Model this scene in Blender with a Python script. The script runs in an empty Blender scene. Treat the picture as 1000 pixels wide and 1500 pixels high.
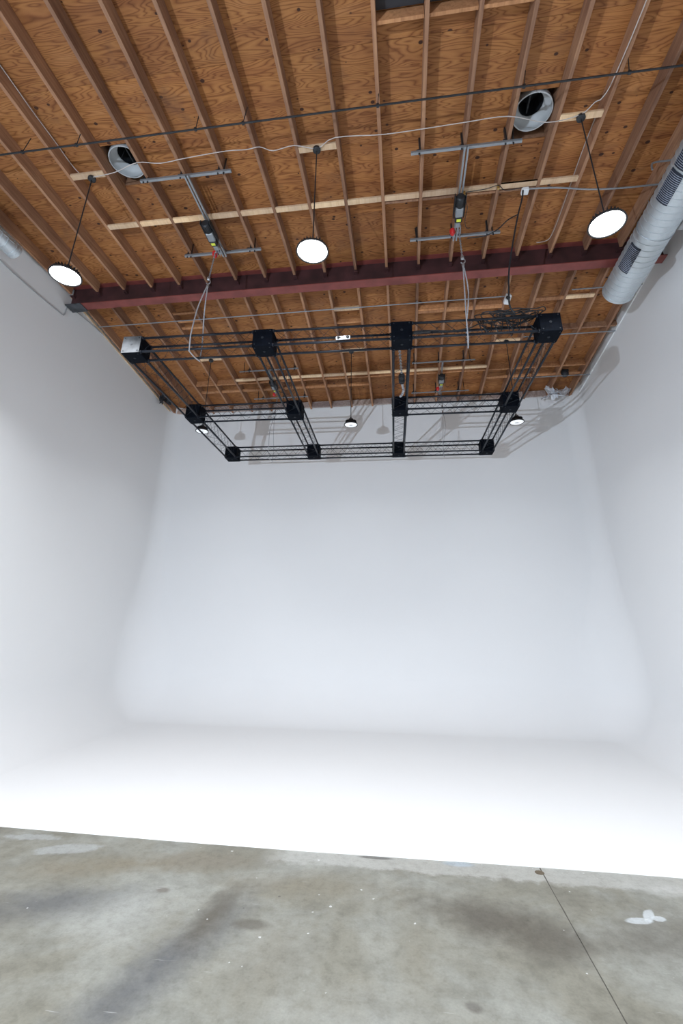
import bpy, bmesh, math, random
from mathutils import Vector, Matrix
random.seed(7)
PI = math.pi
H0 = 2.1                                  # height of the camera above the floor (m)

# ------------------------------------------------------------------ camera
scn = bpy.context.scene
C = scn.collection
cam_d = bpy.data.cameras.new('camera'); cam = bpy.data.objects.new('camera', cam_d); C.objects.link(cam)
cam_d.sensor_fit = 'VERTICAL'; cam_d.sensor_height = 36; cam_d.sensor_width = 24
cam_d.lens = 669.604 / 1500 * 36
cam_d.shift_y = -(750 - 674.59) / 1500
cam_d.clip_start = 0.05; cam_d.clip_end = 200
YAW, PITCH, ROLL = -0.135, 0.350, 0.0131
cy_, sy_ = math.cos(YAW), math.sin(YAW)
cp_, sp_ = math.cos(PITCH), math.sin(PITCH)
cr_, sr_ = math.cos(ROLL), math.sin(ROLL)
A = Matrix(((cy_, -sy_, 0), (sy_, cy_, 0), (0, 0, 1)))
B = Matrix(((1, 0, 0), (0, sp_, -cp_), (0, cp_, sp_)))
R = Matrix(((cr_, -sr_, 0), (sr_, cr_, 0), (0, 0, 1)))
M = R @ B @ A                             # rows: right, down, forward
rt, dn, fw = Vector(M[0]), Vector(M[1]), Vector(M[2])
cam.matrix_world = Matrix(((rt.x, -dn.x, -fw.x, 0), (rt.y, -dn.y, -fw.y, 0), (rt.z, -dn.z, -fw.z, H0), (0, 0, 0, 1)))
scn.camera = cam

# ------------------------------------------------------------------ world, lamps' power, exposure
w = bpy.data.worlds.new('world'); scn.world = w; w.use_nodes = True
w.node_tree.nodes['Background'].inputs[0].default_value = (0.75, 0.85, 1.0, 1)
w.node_tree.nodes['Background'].inputs[1].default_value = 0.02
LAMP_W = 106.0
REAR_LAMP_W = 13.0                            # each rear lamp, a low glow added to lift the far floor
STROBE_W = 780.0                          # bare studio light on a stand behind the viewer, its shadows fall on the right and back walls
LAMP_COL = (0.92, 0.96, 1.0)
STROBE_COL = (0.72, 0.84, 1.0)
scn.view_settings.view_transform = 'Standard'
scn.view_settings.look = 'None'
scn.view_settings.gamma = 1
scn.view_settings.exposure = 0.0
scn.view_settings.use_curve_mapping = False

# ------------------------------------------------------------------ materials
def new_mat(name):
    m = bpy.data.materials.new(name); m.use_nodes = True
    nt = m.node_tree; nt.nodes.clear()
    out = nt.nodes.new('ShaderNodeOutputMaterial'); b = nt.nodes.new('ShaderNodeBsdfPrincipled')
    nt.links.new(b.outputs[0], out.inputs[0])
    return m, nt, b
def N(nt, t, **kw):
    n = nt.nodes.new(t)
    for k, v in kw.items():
        if k in ('operation', 'data_type', 'blend_type', 'noise_dimensions', 'feature', 'distance', 'wave_type', 'bands_direction', 'interpolation_type', 'use_clamp', 'clamp'):
            setattr(n, k, v)
        else:
            n.inputs[k.replace('_', ' ')].default_value = v
    return n
def math_n(nt, op, a, b=None, c=None, clamp=False):
    n = nt.nodes.new('ShaderNodeMath'); n.operation = op; n.use_clamp = clamp
    for i, v in enumerate((a, b, c)):
        if v is None: continue
        if isinstance(v, (int, float)): n.inputs[i].default_value = v
        else: nt.links.new(v, n.inputs[i])
    return n.outputs[0]
def ramp(nt, fac, stops):
    n = nt.nodes.new('ShaderNodeValToRGB'); e = n.color_ramp.elements
    while len(e) < len(stops): e.new(0.5)
    for i, (p, c) in enumerate(stops):
        e[i].position = p; e[i].color = (*c, 1) if len(c) == 3 else c
    nt.links.new(fac, n.inputs[0]); return n.outputs[0]
def mix(nt, fac, a, b, mode='MIX'):
    n = nt.nodes.new('ShaderNodeMixRGB'); n.blend_type = mode
    for i, v in enumerate((fac, a, b)):
        if isinstance(v, (int, float)): n.inputs[i].default_value = v
        elif isinstance(v, tuple): n.inputs[i].default_value = (*v, 1)
        else: nt.links.new(v, n.inputs[i])
    return n.outputs[0]
def coords(nt, scale=(1, 1, 1), rand=0.0):
    tc = nt.nodes.new('ShaderNodeTexCoord'); mp = nt.nodes.new('ShaderNodeMapping')
    mp.inputs['Scale'].default_value = scale
    nt.links.new(tc.outputs['Object'], mp.inputs[0])
    if rand:
        oi = nt.nodes.new('ShaderNodeObjectInfo'); cb = nt.nodes.new('ShaderNodeCombineXYZ')
        v = math_n(nt, 'MULTIPLY', oi.outputs['Random'], rand)
        v2 = math_n(nt, 'MULTIPLY', oi.outputs['Random'], rand * 3.7)
        nt.links.new(v, cb.inputs[0]); nt.links.new(v2, cb.inputs[1]); nt.links.new(v, cb.inputs[2])
        nt.links.new(cb.outputs[0], mp.inputs['Location'])
        return mp.outputs[0], oi.outputs['Random'], tc.outputs['Object']
    return mp.outputs[0], None, tc.outputs['Object']
def bump(nt, b, h, strength=0.3, dist=0.01):
    n = nt.nodes.new('ShaderNodeBump'); n.inputs['Strength'].default_value = strength; n.inputs['Distance'].default_value = dist
    nt.links.new(h, n.inputs['Height']); nt.links.new(n.outputs[0], b.inputs['Normal'])
def plain(name, col, rough=0.5, metal=0.0, var=0.12, scale=9.0, emit=None, spec=0.5):
    """paint / metal / plastic with a faint procedural variation"""
    m, nt, b = new_mat(name)
    v, _, _ = coords(nt)
    n = N(nt, 'ShaderNodeTexNoise', Scale=scale, Detail=4.0); nt.links.new(v, n.inputs['Vector'])
    d = tuple(c * (1 - var) for c in col); l = tuple(min(1, c * (1 + var)) for c in col)
    nt.links.new(ramp(nt, n.outputs[0], [(0.3, d), (0.7, l)]), b.inputs['Base Color'])
    b.inputs['Roughness'].default_value = rough; b.inputs['Metallic'].default_value = metal
    b.inputs['Specular IOR Level'].default_value = spec
    if emit:
        b.inputs['Emission Color'].default_value = (*emit[0], 1); b.inputs['Emission Strength'].default_value = emit[1]
    return m

def wood_ply():
    m, nt, b = new_mat('plywood')
    v, rnd, raw = coords(nt, (0.75, 4.6, 1.0), 40.0)
    n = N(nt, 'ShaderNodeTexNoise', Scale=1.15, Detail=2.0, Roughness=0.40, Distortion=0.35); nt.links.new(v, n.inputs['Vector'])
    k = math_n(nt, 'MULTIPLY', n.outputs[0], 19.0)
    s = math_n(nt, 'ABSOLUTE', math_n(nt, 'SUBTRACT', math_n(nt, 'FRACT', k), 0.5))
    s = math_n(nt, 'MULTIPLY', s, 2.0)
    n2 = N(nt, 'ShaderNodeTexNoise', Scale=1.1, Detail=3.0); nt.links.new(v, n2.inputs['Vector'])
    base = ramp(nt, n2.outputs[0], [(0.25, (0.26, 0.103, 0.036)), (0.42, (0.335, 0.142, 0.050)), (0.58, (0.38, 0.168, 0.056)), (0.8, (0.43, 0.20, 0.078))])
    grain = ramp(nt, s, [(0.0, (0.46, 0.35, 0.30)), (0.2, (0.74, 0.66, 0.61)), (0.5, (0.98, 0.96, 0.95)), (1.0, (1.12, 1.12, 1.11))])
    col = mix(nt, 0.85, base, grain, 'MULTIPLY')
    fine = N(nt, 'ShaderNodeTexNoise', Scale=30.0, Detail=3.0); 
    v3, _, _ = coords(nt, (0.5, 8.0, 1.0)); nt.links.new(v3, fine.inputs['Vector'])
    col = mix(nt, 0.35, col, ramp(nt, fine.outputs[0], [(0.3, (0.75, 0.72, 0.7)), (0.7, (1.1, 1.1, 1.1))]), 'MULTIPLY')
    # knots and football patches
    v2, _, _ = coords(nt, (2.6, 3.4, 0.0), 40.0)
    vo = nt.nodes.new('ShaderNodeTexVoronoi'); vo.inputs['Scale'].default_value = 1.9; nt.links.new(v2, vo.inputs['Vector'])
    cr = nt.nodes.new('ShaderNodeSeparateColor'); nt.links.new(vo.outputs['Color'], cr.inputs[0])
    thr = math_n(nt, 'MULTIPLY_ADD', cr.outputs[0], 0.20, -0.02)
    kn = math_n(nt, 'SUBTRACT', thr, vo.outputs['Distance'])
    kn = math_n(nt, 'MULTIPLY_ADD', kn, 28.0, 0.4, clamp=True)
    col = mix(nt, kn, col, (0.055, 0.022, 0.013))
    # dark stains
    n4 = N(nt, 'ShaderNodeTexNoise', Scale=1.3, Detail=5.0, Roughness=0.65)
    v4, _, _ = coords(nt, (1, 1, 0), 23.0); nt.links.new(v4, n4.inputs['Vector'])
    col = mix(nt, ramp(nt, n4.outputs[0], [(0.58, (0, 0, 0)), (0.78, (0.7, 0.7, 0.7))]), col, (0.13, 0.065, 0.04))
    tint = ramp(nt, rnd, [(0.0, (0.86, 0.84, 0.84)), (0.5, (1, 1, 1)), (1.0, (1.1, 1.06, 1.0))])
    col = mix(nt, 1.0, col, tint, 'MULTIPLY')
    nt.links.new(col, b.inputs['Base Color']); b.inputs['Roughness'].default_value = 0.62
    b.inputs['Specular IOR Level'].default_value = 0.3
    bump(nt, b, s, 0.15, 0.003)
    return m
def wood_lumber(name, c1, c2, c3, rand=30.0, rough=0.65):
    m, nt, b = new_mat(name)
    v, rnd, _ = coords(nt, (14.0, 0.9, 14.0), rand)
    n = N(nt, 'ShaderNodeTexNoise', Scale=1.6, Detail=5.0, Roughness=0.6, Distortion=0.3); nt.links.new(v, n.inputs['Vector'])
    col = ramp(nt, n.outputs[0], [(0.28, c1), (0.5, c2), (0.74, c3)])
    v2, _, _ = coords(nt, (1.2, 1.2, 1.2), rand)
    n2 = N(nt, 'ShaderNodeTexNoise', Scale=1.1, Detail=4.0); nt.links.new(v2, n2.inputs['Vector'])
    col = mix(nt, 0.7, col, ramp(nt, n2.outputs[0], [(0.35, (0.66, 0.6, 0.62)), (0.62, (1.08, 1.05, 1.0))]), 'MULTIPLY')
    vo = nt.nodes.new('ShaderNodeTexVoronoi'); vo.inputs['Scale'].default_value = 2.2
    v3, _, _ = coords(nt, (1.0, 0.8, 1.0), rand); nt.links.new(v3, vo.inputs['Vector'])
    kn = math_n(nt, 'MULTIPLY_ADD', vo.outputs['Distance'], -30.0, 1.3, clamp=True)
    col = mix(nt, kn, col, (0.05, 0.025, 0.015))
    tint = ramp(nt, rnd, [(0.0, (0.74, 0.72, 0.74)), (0.5, (1, 1, 1)), (1.0, (1.2, 1.15, 1.08))])
    col = mix(nt, 1.0, col, tint, 'MULTIPLY')
    nt.links.new(col, b.inputs['Base Color']); b.inputs['Roughness'].default_value = rough
    b.inputs['Specular IOR Level'].default_value = 0.3
    bump(nt, b, n.outputs[0], 0.2, 0.003)
    return m
def wall_paint(name='white_wall_paint', col=(0.835, 0.835, 0.835)):
    m, nt, b = new_mat(name)
    v, _, _ = coords(nt)
    n = N(nt, 'ShaderNodeTexNoise', Scale=0.5, Detail=3.0); nt.links.new(v, n.inputs['Vector'])
    nt.links.new(ramp(nt, n.outputs[0], [(0.3, tuple(c * 0.985 for c in col)), (0.7, col)]), b.inputs['Base Color'])
    n2 = N(nt, 'ShaderNodeTexNoise', Scale=120.0, Detail=2.0); nt.links.new(v, n2.inputs['Vector'])
    b.inputs['Roughness'].default_value = 0.7; b.inputs['Specular IOR Level'].default_value = 0.25
    bump(nt, b, n2.outputs[0], 0.05, 0.001)
    return m
def concrete():
    m, nt, b = new_mat('stained_concrete')
    v, _, raw = coords(nt)
    def noise(sc, det=4.0, rough=0.55, dist=0.0, vec=None):
        n = N(nt, 'ShaderNodeTexNoise', Scale=sc, Detail=det, Roughness=rough, Distortion=dist); nt.links.new(vec or v, n.inputs['Vector']); return n.outputs[0]
    big = noise(0.75, 6.0, 0.6, 0.5)
    col = ramp(nt, big, [(0.30, (0.150, 0.141, 0.112)), (0.45, (0.222, 0.214, 0.176)), (0.58, (0.275, 0.276, 0.246)), (0.75, (0.33, 0.336, 0.308))])
    med = noise(3.2, 8.0, 0.68, 0.3)
    col = mix(nt, 0.75, col, ramp(nt, med, [(0.3, (0.66, 0.65, 0.62)), (0.5, (0.98, 0.98, 0.97)), (0.7, (1.14, 1.14, 1.14))]), 'MULTIPLY')
    # brown / grey wear patches at their own places
    wob = math_n(nt, 'MULTIPLY_ADD', noise(9.0, 5.0, 0.6), 0.35, math_n(nt, 'MULTIPLY', noise(1.7, 6.0, 0.65), 0.65))
    sx = nt.nodes.new('ShaderNodeSeparateXYZ'); nt.links.new(raw, sx.inputs[0])
    def blob(x, y, rx, ry, ang, soft, wobble=0.9):
        ca, sa = math.cos(ang), math.sin(ang)
        dx = math_n(nt, 'SUBTRACT', sx.outputs[0], x); dy = math_n(nt, 'SUBTRACT', sx.outputs[1], y)
        u = math_n(nt, 'DIVIDE', math_n(nt, 'ADD', math_n(nt, 'MULTIPLY', dx, ca), math_n(nt, 'MULTIPLY', dy, sa)), rx)
        t = math_n(nt, 'DIVIDE', math_n(nt, 'SUBTRACT', math_n(nt, 'MULTIPLY', dy, ca), math_n(nt, 'MULTIPLY', dx, sa)), ry)
        r = math_n(nt, 'SQRT', math_n(nt, 'ADD', math_n(nt, 'MULTIPLY', u, u), math_n(nt, 'MULTIPLY', t, t)))
        r = math_n(nt, 'ADD', r, math_n(nt, 'MULTIPLY_ADD', wob, wobble * 2, -wobble))
        return math_n(nt, 'MULTIPLY_ADD', math_n(nt, 'SUBTRACT', 1.0, r), 1.0 / soft, 0.0, clamp=True)
    def stain(c, x, y, rx, ry, ang, soft, colr, amt, wobble=0.9):
        f = math_n(nt, 'MULTIPLY', blob(x, y, rx, ry, ang, soft, wobble), amt)
        return mix(nt, f, c, colr)
    brown = (0.105, 0.094, 0.074); grey = (0.112, 0.115, 0.118); pale = (0.42, 0.43, 0.41)
    col = stain(col, -1.66, 3.75, 1.25, 0.30, 1.25, 0.9, grey, 0.95)
    col = stain(col, -1.55, 4.35, 0.55, 0.16, 1.5, 0.8, brown, 0.9)
    col = stain(col, -2.9, 4.3, 0.9, 0.35, 0.4, 0.9, grey, 0.8)
    col = stain(col, -2.6, 5.0, 1.3, 0.28, 0.25, 0.9, (0.20, 0.175, 0.125), 0.9)
    col = stain(col, 0.55, 4.65, 0.75, 0.36, -0.2, 0.8, brown, 0.95)
    col = stain(col, 0.98, 4.40, 0.45, 0.25, 0.2, 0.8, brown, 0.7)
    col = stain(col, -1.22, 4.29, 0.17, 0.09, 0.0, 0.5, brown, 0.75, 0.4)
    col = stain(col, -2.1, 4.63, 0.07, 0.05, 0.0, 0.5, (0.1, 0.08, 0.06), 0.7, 0.4)
    col = stain(col, 0.325, 3.72, 0.07, 0.05, -0.4, 0.5, (0.1, 0.09, 0.08), 0.6, 0.4)
    col = stain(col, 1.55, 4.5, 0.5, 0.3, 0.0, 0.9, brown, 0.6)
    col = stain(col, -0.9, 4.9, 0.8, 0.30, 0.1, 0.9, (0.20, 0.178, 0.13), 0.7)
    col = stain(col, -1.9, 5.15, 0.8, 0.22, 0.1, 0.9, (0.20, 0.18, 0.14), 0.8)
    col = stain(col, -1.0, 3.9, 0.35, 0.6, -0.2, 0.9, (0.20, 0.185, 0.145), 0.6)
    col = stain(col, 0.0, 4.1, 0.22, 0.7, 0.1, 0.9, (0.20, 0.18, 0.13), 0.55)
    col = stain(col, 1.9, 4.6, 0.5, 0.5, 0.1, 0.9, brown, 0.6)
    col = stain(col, -0.3, 3.3, 0.7, 0.7, 0.0, 0.9, pale, 0.35)
    col = stain(col, -2.2, 4.2, 0.6, 0.5, 0.5, 0.9, pale, 0.35)
    # pale primer band along the painted edge
    edge = math_n(nt, 'MULTIPLY_ADD', math_n(nt, 'SUBTRACT', math_n(nt, 'ADD', sx.outputs[1], math_n(nt, 'MULTIPLY', wob, 0.55)), 5.52), 16.0, 0.0, clamp=True)
    bx0 = math_n(nt, 'MULTIPLY_ADD', sx.outputs[0], 3.0, 4.5, clamp=True)
    col = mix(nt, math_n(nt, 'MULTIPLY', math_n(nt, 'MULTIPLY', edge, bx0), 0.6), col, (0.46, 0.46, 0.435))
    col = stain(col, 0.42, 5.50, 0.17, 0.06, 0.0, 0.4, (0.36, 0.42, 0.47), 0.75, 0.4)
    col = stain(col, -0.36, 5.50, 0.20, 0.035, 0.0, 0.3, (0.12, 0.115, 0.105), 0.85, 0.3)
    for sx_, sy_, srx, sry, sa_ in ((1.72, 4.80, .11, .045, .15), (1.82, 4.88, .04, .11, -.5), (1.88, 4.85, .06, .04, .2)):
        col = stain(col, sx_, sy_, srx, sry, sa_, 0.25, (0.55, 0.59, 0.61), 0.75, 0.8)
    col = stain(col, 2.2, 5.3, 0.25, 0.12, 0.2, 0.4, (0.5, 0.5, 0.48), 0.4, 1.0)
    col = stain(col, -3.40, 5.20, 0.34, 0.11, 0.30, 0.4, (0.40, 0.42, 0.42), 0.55, 1.9)
    col = stain(col, -3.85, 5.38, 0.40, 0.08, 0.1, 0.4, (0.40, 0.42, 0.42), 0.5, 1.9)
    # paint flecks and scratches
    vo = nt.nodes.new('ShaderNodeTexVoronoi'); vo.inputs['Scale'].default_value = 9.0; nt.links.new(v, vo.inputs['Vector'])
    sc = nt.nodes.new('ShaderNodeSeparateColor'); nt.links.new(vo.outputs['Color'], sc.inputs[0])
    th = math_n(nt, 'MULTIPLY', math_n(nt, 'POWER', sc.outputs[0], 3.0), 0.12)
    fl = math_n(nt, 'MULTIPLY', math_n(nt, 'SUBTRACT', math_n(nt, 'ADD', th, math_n(nt, 'MULTIPLY_ADD', noise(26.0, 4.0, 0.7), 0.34, -0.19)), vo.outputs['Distance']), 90.0, clamp=True)
    col = mix(nt, math_n(nt, 'MULTIPLY', fl, 0.75), col, (0.66, 0.67, 0.66))
    vo2 = nt.nodes.new('ShaderNodeTexVoronoi'); vo2.inputs['Scale'].default_value = 5.0
    mp = nt.nodes.new('ShaderNodeMapping'); mp.inputs['Scale'].default_value = (1, 1, 1); mp.inputs['Location'].default_value = (3.3, 1.7, 0); nt.links.new(raw, mp.inputs[0])
    nt.links.new(mp.outputs[0], vo2.inputs['Vector'])
    sc2 = nt.nodes.new('ShaderNodeSeparateColor'); nt.links.new(vo2.outputs['Color'], sc2.inputs[0])
    dk = math_n(nt, 'MULTIPLY', math_n(nt, 'SUBTRACT', math_n(nt, 'MULTIPLY', math_n(nt, 'POWER', sc2.outputs[1], 6.0), 0.10), vo2.outputs['Distance']), 80.0, clamp=True)
    col = mix(nt, math_n(nt, 'MULTIPLY', dk, 0.7), col, (0.07, 0.06, 0.055))
    scr_map = nt.nodes.new('ShaderNodeMapping'); scr_map.inputs['Rotation'].default_value = (0, 0, 0.9); scr_map.inputs['Scale'].default_value = (1.2, 22, 1); nt.links.new(raw, scr_map.inputs[0])
    scr = noise(2.2, 3.0, 0.5, 0.4, scr_map.outputs[0])
    sm = noise(1.9, 2.0)
    scf = math_n(nt, 'MULTIPLY', ramp(nt, scr, [(0.70, (0, 0, 0)), (0.735, (1, 1, 1))]), ramp(nt, sm, [(0.5, (0, 0, 0)), (0.6, (0.6, 0.6, 0.6))]))
    col = mix(nt, scf, col, (0.52, 0.53, 0.52))
    mot = noise(13.0, 6.0, 0.7)
    col = mix(nt, 0.8, col, ramp(nt, mot, [(0.34, (0.80, 0.79, 0.77)), (0.5, (1, 1, 1)), (0.68, (1.10, 1.10, 1.10))]), 'MULTIPLY')
    spk = noise(60.0, 2.0)
    col = mix(nt, 0.4, col, ramp(nt, spk, [(0.3, (0.82, 0.82, 0.82)), (0.7, (1.12, 1.12, 1.12))]), 'MULTIPLY')
    nt.links.new(col, b.inputs['Base Color'])
    nt.links.new(ramp(nt, med, [(0.3, (0.38, 0.38, 0.38)), (0.7, (0.6, 0.6, 0.6))]), b.inputs['Roughness'])
    b.inputs['Specular IOR Level'].default_value = 0.35
    bump(nt, b, med, 0.12, 0.004)
    return m
def galv(name, col=(0.62, 0.66, 0.68), rough=0.38, metal=0.85):
    m, nt, b = new_mat(name)
    v, _, _ = coords(nt)
    vo = nt.nodes.new('ShaderNodeTexVoronoi'); vo.inputs['Scale'].default_value = 26.0; nt.links.new(v, vo.inputs['Vector'])
    s = nt.nodes.new('ShaderNodeSeparateColor'); nt.links.new(vo.outputs['Color'], s.inputs[0])
    nt.links.new(ramp(nt, s.outputs[0], [(0.0, tuple(c * 0.95 for c in col)), (1.0, col)]), b.inputs['Base Color'])
    nt.links.new(ramp(nt, s.outputs[1], [(0.0, (rough - .06,) * 3), (1.0, (rough + .1,) * 3)]), b.inputs['Roughness'])
    b.inputs['Metallic'].default_value = metal
    return m

MT = {}
MT['ply'] = wood_ply()
MT['joist'] = wood_lumber('joist_lumber', (0.235, 0.125, 0.078), (0.335, 0.185, 0.11), (0.43, 0.25, 0.15))
MT['pale'] = wood_lumber('new_blocking_lumber', (0.66, 0.46, 0.28), (0.76, 0.56, 0.36), (0.82, 0.64, 0.44))
MT['brownblock'] = wood_lumber('old_blocking_lumber', (0.38, 0.18, 0.08), (0.52, 0.26, 0.12), (0.62, 0.33, 0.16))
MT['sprayed'] = wood_lumber('oversprayed_lumber', (0.36, 0.28, 0.25), (0.48, 0.40, 0.36), (0.60, 0.53, 0.50))
MT['wall'] = wall_paint()
MT['cycfloor'] = wall_paint('white_floor_paint', (0.845, 0.845, 0.845))
MT['dustwall'] = wall_paint('grey_side_wall_paint', (0.35, 0.35, 0.35))
MT['concrete'] = concrete()
MT['plug'] = plain('brown_plug', (0.11, 0.085, 0.055), 0.7)
MT['joint'] = plain('joint_filler', (0.09, 0.082, 0.07), 0.9)
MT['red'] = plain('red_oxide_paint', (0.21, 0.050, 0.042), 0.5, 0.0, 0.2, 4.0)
MT['redweb'] = plain('shaded_red_oxide', (0.050, 0.017, 0.018), 0.65, 0.0, 0.45, 3.0)  # beam red darkened, the web's shade put into its colour
MT['black'] = plain('black_powder_coat', (0.008, 0.011, 0.017), 0.42, 0.0, 0.3, 14.0, spec=0.3)
MT['blackbox'] = plain('black_anodised_plate', (0.0035, 0.005, 0.0085), 0.7, 0.0, 0.3, 20.0, spec=0.05)
MT['bolt'] = plain('dull_bolt', (0.02, 0.024, 0.03), 0.6, 0.0, spec=0.2)
MT['brushed'] = plain('steel_plate_and_sheen', (0.065, 0.070, 0.078), 0.5, 0.1, 0.5, 7.0, spec=0.3)
MT['iron'] = plain('black_iron', (0.025, 0.027, 0.030), 0.5, 0.3, 0.3)
MT['rubber'] = plain('black_rubber', (0.015, 0.017, 0.02), 0.6)
MT['galv'] = galv('spiral_duct_galvanised', (0.62, 0.67, 0.70), 0.40, 0.6)
MT['strut'] = galv('strut_channel_galvanised', (0.34, 0.365, 0.39), 0.45, 0.6)
MT['strutslot'] = plain('channel_slot_shadow', (0.04, 0.04, 0.045), 0.7, 0.4)
MT['louver'] = plain('register_grey', (0.035, 0.042, 0.06), 0.6, 0.2)
MT['blade'] = plain('register_blade', (0.30, 0.33, 0.40), 0.5, 0.3)
MT['white'] = plain('white_plastic', (0.78, 0.79, 0.80), 0.4, 0.0, 0.03)
MT['tube'] = plain('white_vent_pipe', (0.46, 0.48, 0.49), 0.5, 0.0, 0.15, 3.0)
MT['dark'] = plain('dark_interior', (0.012, 0.014, 0.018), 0.6)
MT['lens_on'] = plain('lit_lens', (0.9, 0.9, 0.9), 0.4, emit=((0.95, 0.98, 1.0), 12.0))
MT['lens_off'] = plain('dim_lens', (0.86, 0.87, 0.88), 0.3, 0.0, 0.02, emit=((0.93, 0.96, 1.0), 0.5))
MT['cable_white'] = plain('pale_cable', (0.50, 0.45, 0.42), 0.5)
MT['sling'] = plain('white_sling', (0.42, 0.42, 0.44), 0.7, 0.0, 0.2, 40.0)
MT['chain'] = plain('steel_chain', (0.42, 0.43, 0.45), 0.4, 0.8)
MT['redp'] = plain('red_enamel', (0.55, 0.02, 0.02), 0.4)
MT['yellow'] = plain('yellow_label', (0.72, 0.78, 0.08), 0.5)
MT['brass'] = plain('brass', (0.6, 0.42, 0.14), 0.35, 0.8)
MT['foil'] = plain('torn_white_wrap', (0.72, 0.74, 0.78), 0.45, 0.2, 0.1)
MT['feltshade'] = plain('dark_felt_and_gap_shade', (0.03, 0.03, 0.035), 0.8)

# ------------------------------------------------------------------ helpers
def mesh_obj(name, bm, m, parent=None, smooth=False, loc=None):
    me = bpy.data.meshes.new(name)
    bmesh.ops.recalc_face_normals(bm, faces=bm.faces)
    bm.to_mesh(me); bm.free()
    if m: me.materials.append(m)
    if smooth:
        for p in me.polygons: p.use_smooth = True
        me.set_sharp_from_angle(angle=math.radians(38))
    o = bpy.data.objects.new(name, me); C.objects.link(o)
    if parent: o.parent = parent
    if loc: o.location = loc
    return o
def tag(o, label=None, cat=None, group=None, kind=None):
    if label: o['label'] = label
    if cat: o['category'] = cat
    if group: o['group'] = group
    if kind: o['kind'] = kind
    return o
def thing(name, label, cat, loc=(0, 0, 0), rz=0.0, group=None):
    o = bpy.data.objects.new(name, None); C.objects.link(o); o.location = loc; o.rotation_euler = (0, 0, rz)
    o.empty_display_size = 0.1
    return tag(o, label, cat, group)
def copy_tree(o, parent=None):
    c = o.copy(); C.objects.link(c)
    if parent: c.parent = parent; c.matrix_parent_inverse = o.matrix_parent_inverse.copy()
    for ch in list(o.children): copy_tree(ch, c)
    return c
def box(bm, c, s, mat=None, bev=0.0):
    """axis box, centre c, full size s, optional 3x3/4x4 matrix"""
    vs = []
    for dx in (-.5, .5):
        for dy in (-.5, .5):
            for dz in (-.5, .5):
                p = Vector((dx * s[0], dy * s[1], dz * s[2]))
                if mat is not None: p = mat @ p
                vs.append(bm.verts.new(p + Vector(c)))
    fs = []
    for f in ((0, 1, 3, 2), (4, 6, 7, 5), (0, 4, 5, 1), (2, 3, 7, 6), (0, 2, 6, 4), (1, 5, 7, 3)):
        fs.append(bm.faces.new([vs[i] for i in f]))
    if bev > 0:
        es = set(e for f in fs for e in f.edges)
        bmesh.ops.bevel(bm, geom=list(es), offset=bev, segments=1, affect='EDGES', profile=0.5)
    return bm
def frame_from(d):
    d = d.normalized(); u = Vector((0, 0, 1)) if abs(d.z) < 0.9 else Vector((1, 0, 0))
    a = d.cross(u).normalized(); b = d.cross(a).normalized()
    return a, b
def tube(bm, p0, p1, r, n=8, r1=None, caps=True):
    p0, p1 = Vector(p0), Vector(p1); a, b = frame_from(p1 - p0); r1 = r if r1 is None else r1
    A_, B_ = [], []
    for i in range(n):
        t = 2 * PI * i / n; d = a * math.cos(t) + b * math.sin(t)
        A_.append(bm.verts.new(p0 + d * r)); B_.append(bm.verts.new(p1 + d * r1))
    for i in range(n): bm.faces.new((A_[i], A_[(i + 1) % n], B_[(i + 1) % n], B_[i]))
    if caps: bm.faces.new(A_[::-1]); bm.faces.new(B_)
    return bm
def smooth_path(pts, sub=5):
    P = [Vector(p) for p in pts]; out = []
    if len(P) < 3: return P
    for i in range(len(P) - 1):
        p0 = P[max(i - 1, 0)]; p1 = P[i]; p2 = P[i + 1]; p3 = P[min(i + 2, len(P) - 1)]
        for k in range(sub):
            t = k / sub
            out.append(0.5 * ((2 * p1) + (-p0 + p2) * t + (2 * p0 - 5 * p1 + 4 * p2 - p3) * t * t + (-p0 + 3 * p1 - 3 * p2 + p3) * t ** 3))
    out.append(P[-1]); return out
def cable(bm, pts, r, n=6, sub=5, closed=False):
    P = smooth_path(pts, sub) if sub > 1 else [Vector(p) for p in pts]
    rings = []; a = None
    for i, p in enumerate(P):
        d = (P[min(i + 1, len(P) - 1)] - P[max(i - 1, 0)])
        if d.length < 1e-9: d = Vector((0, 0, 1))
        d.normalize()
        if a is None: a, b = frame_from(d)
        else:
            a = (a - d * a.dot(d));
            if a.length < 1e-5: a, b = frame_from(d)
            a.normalize(); b = d.cross(a).normalized()
        rings.append([bm.verts.new(p + a * r * math.cos(2 * PI * k / n) + b * r * math.sin(2 * PI * k / n)) for k in range(n)])
    for i in range(len(rings) - 1):
        for k in range(n):
            bm.faces.new((rings[i][k], rings[i][(k + 1) % n], rings[i + 1][(k + 1) % n], rings[i + 1][k]))
    bm.faces.new(rings[0][::-1]); bm.faces.new(rings[-1])
    return bm
def lathe(bm, prof, n=24, c=(0, 0, 0), mat=None, cap0=False, cap1=False):
    """profile (r, z) revolved about z"""
    rings = []
    for r, z in prof:
        ring = []
        for k in range(n):
            t = 2 * PI * k / n; p = Vector((r * math.cos(t), r * math.sin(t), z))
            if mat is not None: p = mat @ p
            ring.append(bm.verts.new(p + Vector(c)))
        rings.append(ring)
    for i in range(len(rings) - 1):
        for k in range(n): bm.faces.new((rings[i][k], rings[i][(k + 1) % n], rings[i + 1][(k + 1) % n], rings[i + 1][k]))
    if cap0: bm.faces.new(rings[0][::-1])
    if cap1: bm.faces.new(rings[-1])
    return bm
def B_(): return bmesh.new()
def V(x, y, z): return (x, y, z + H0)     # z given above the camera height

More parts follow.
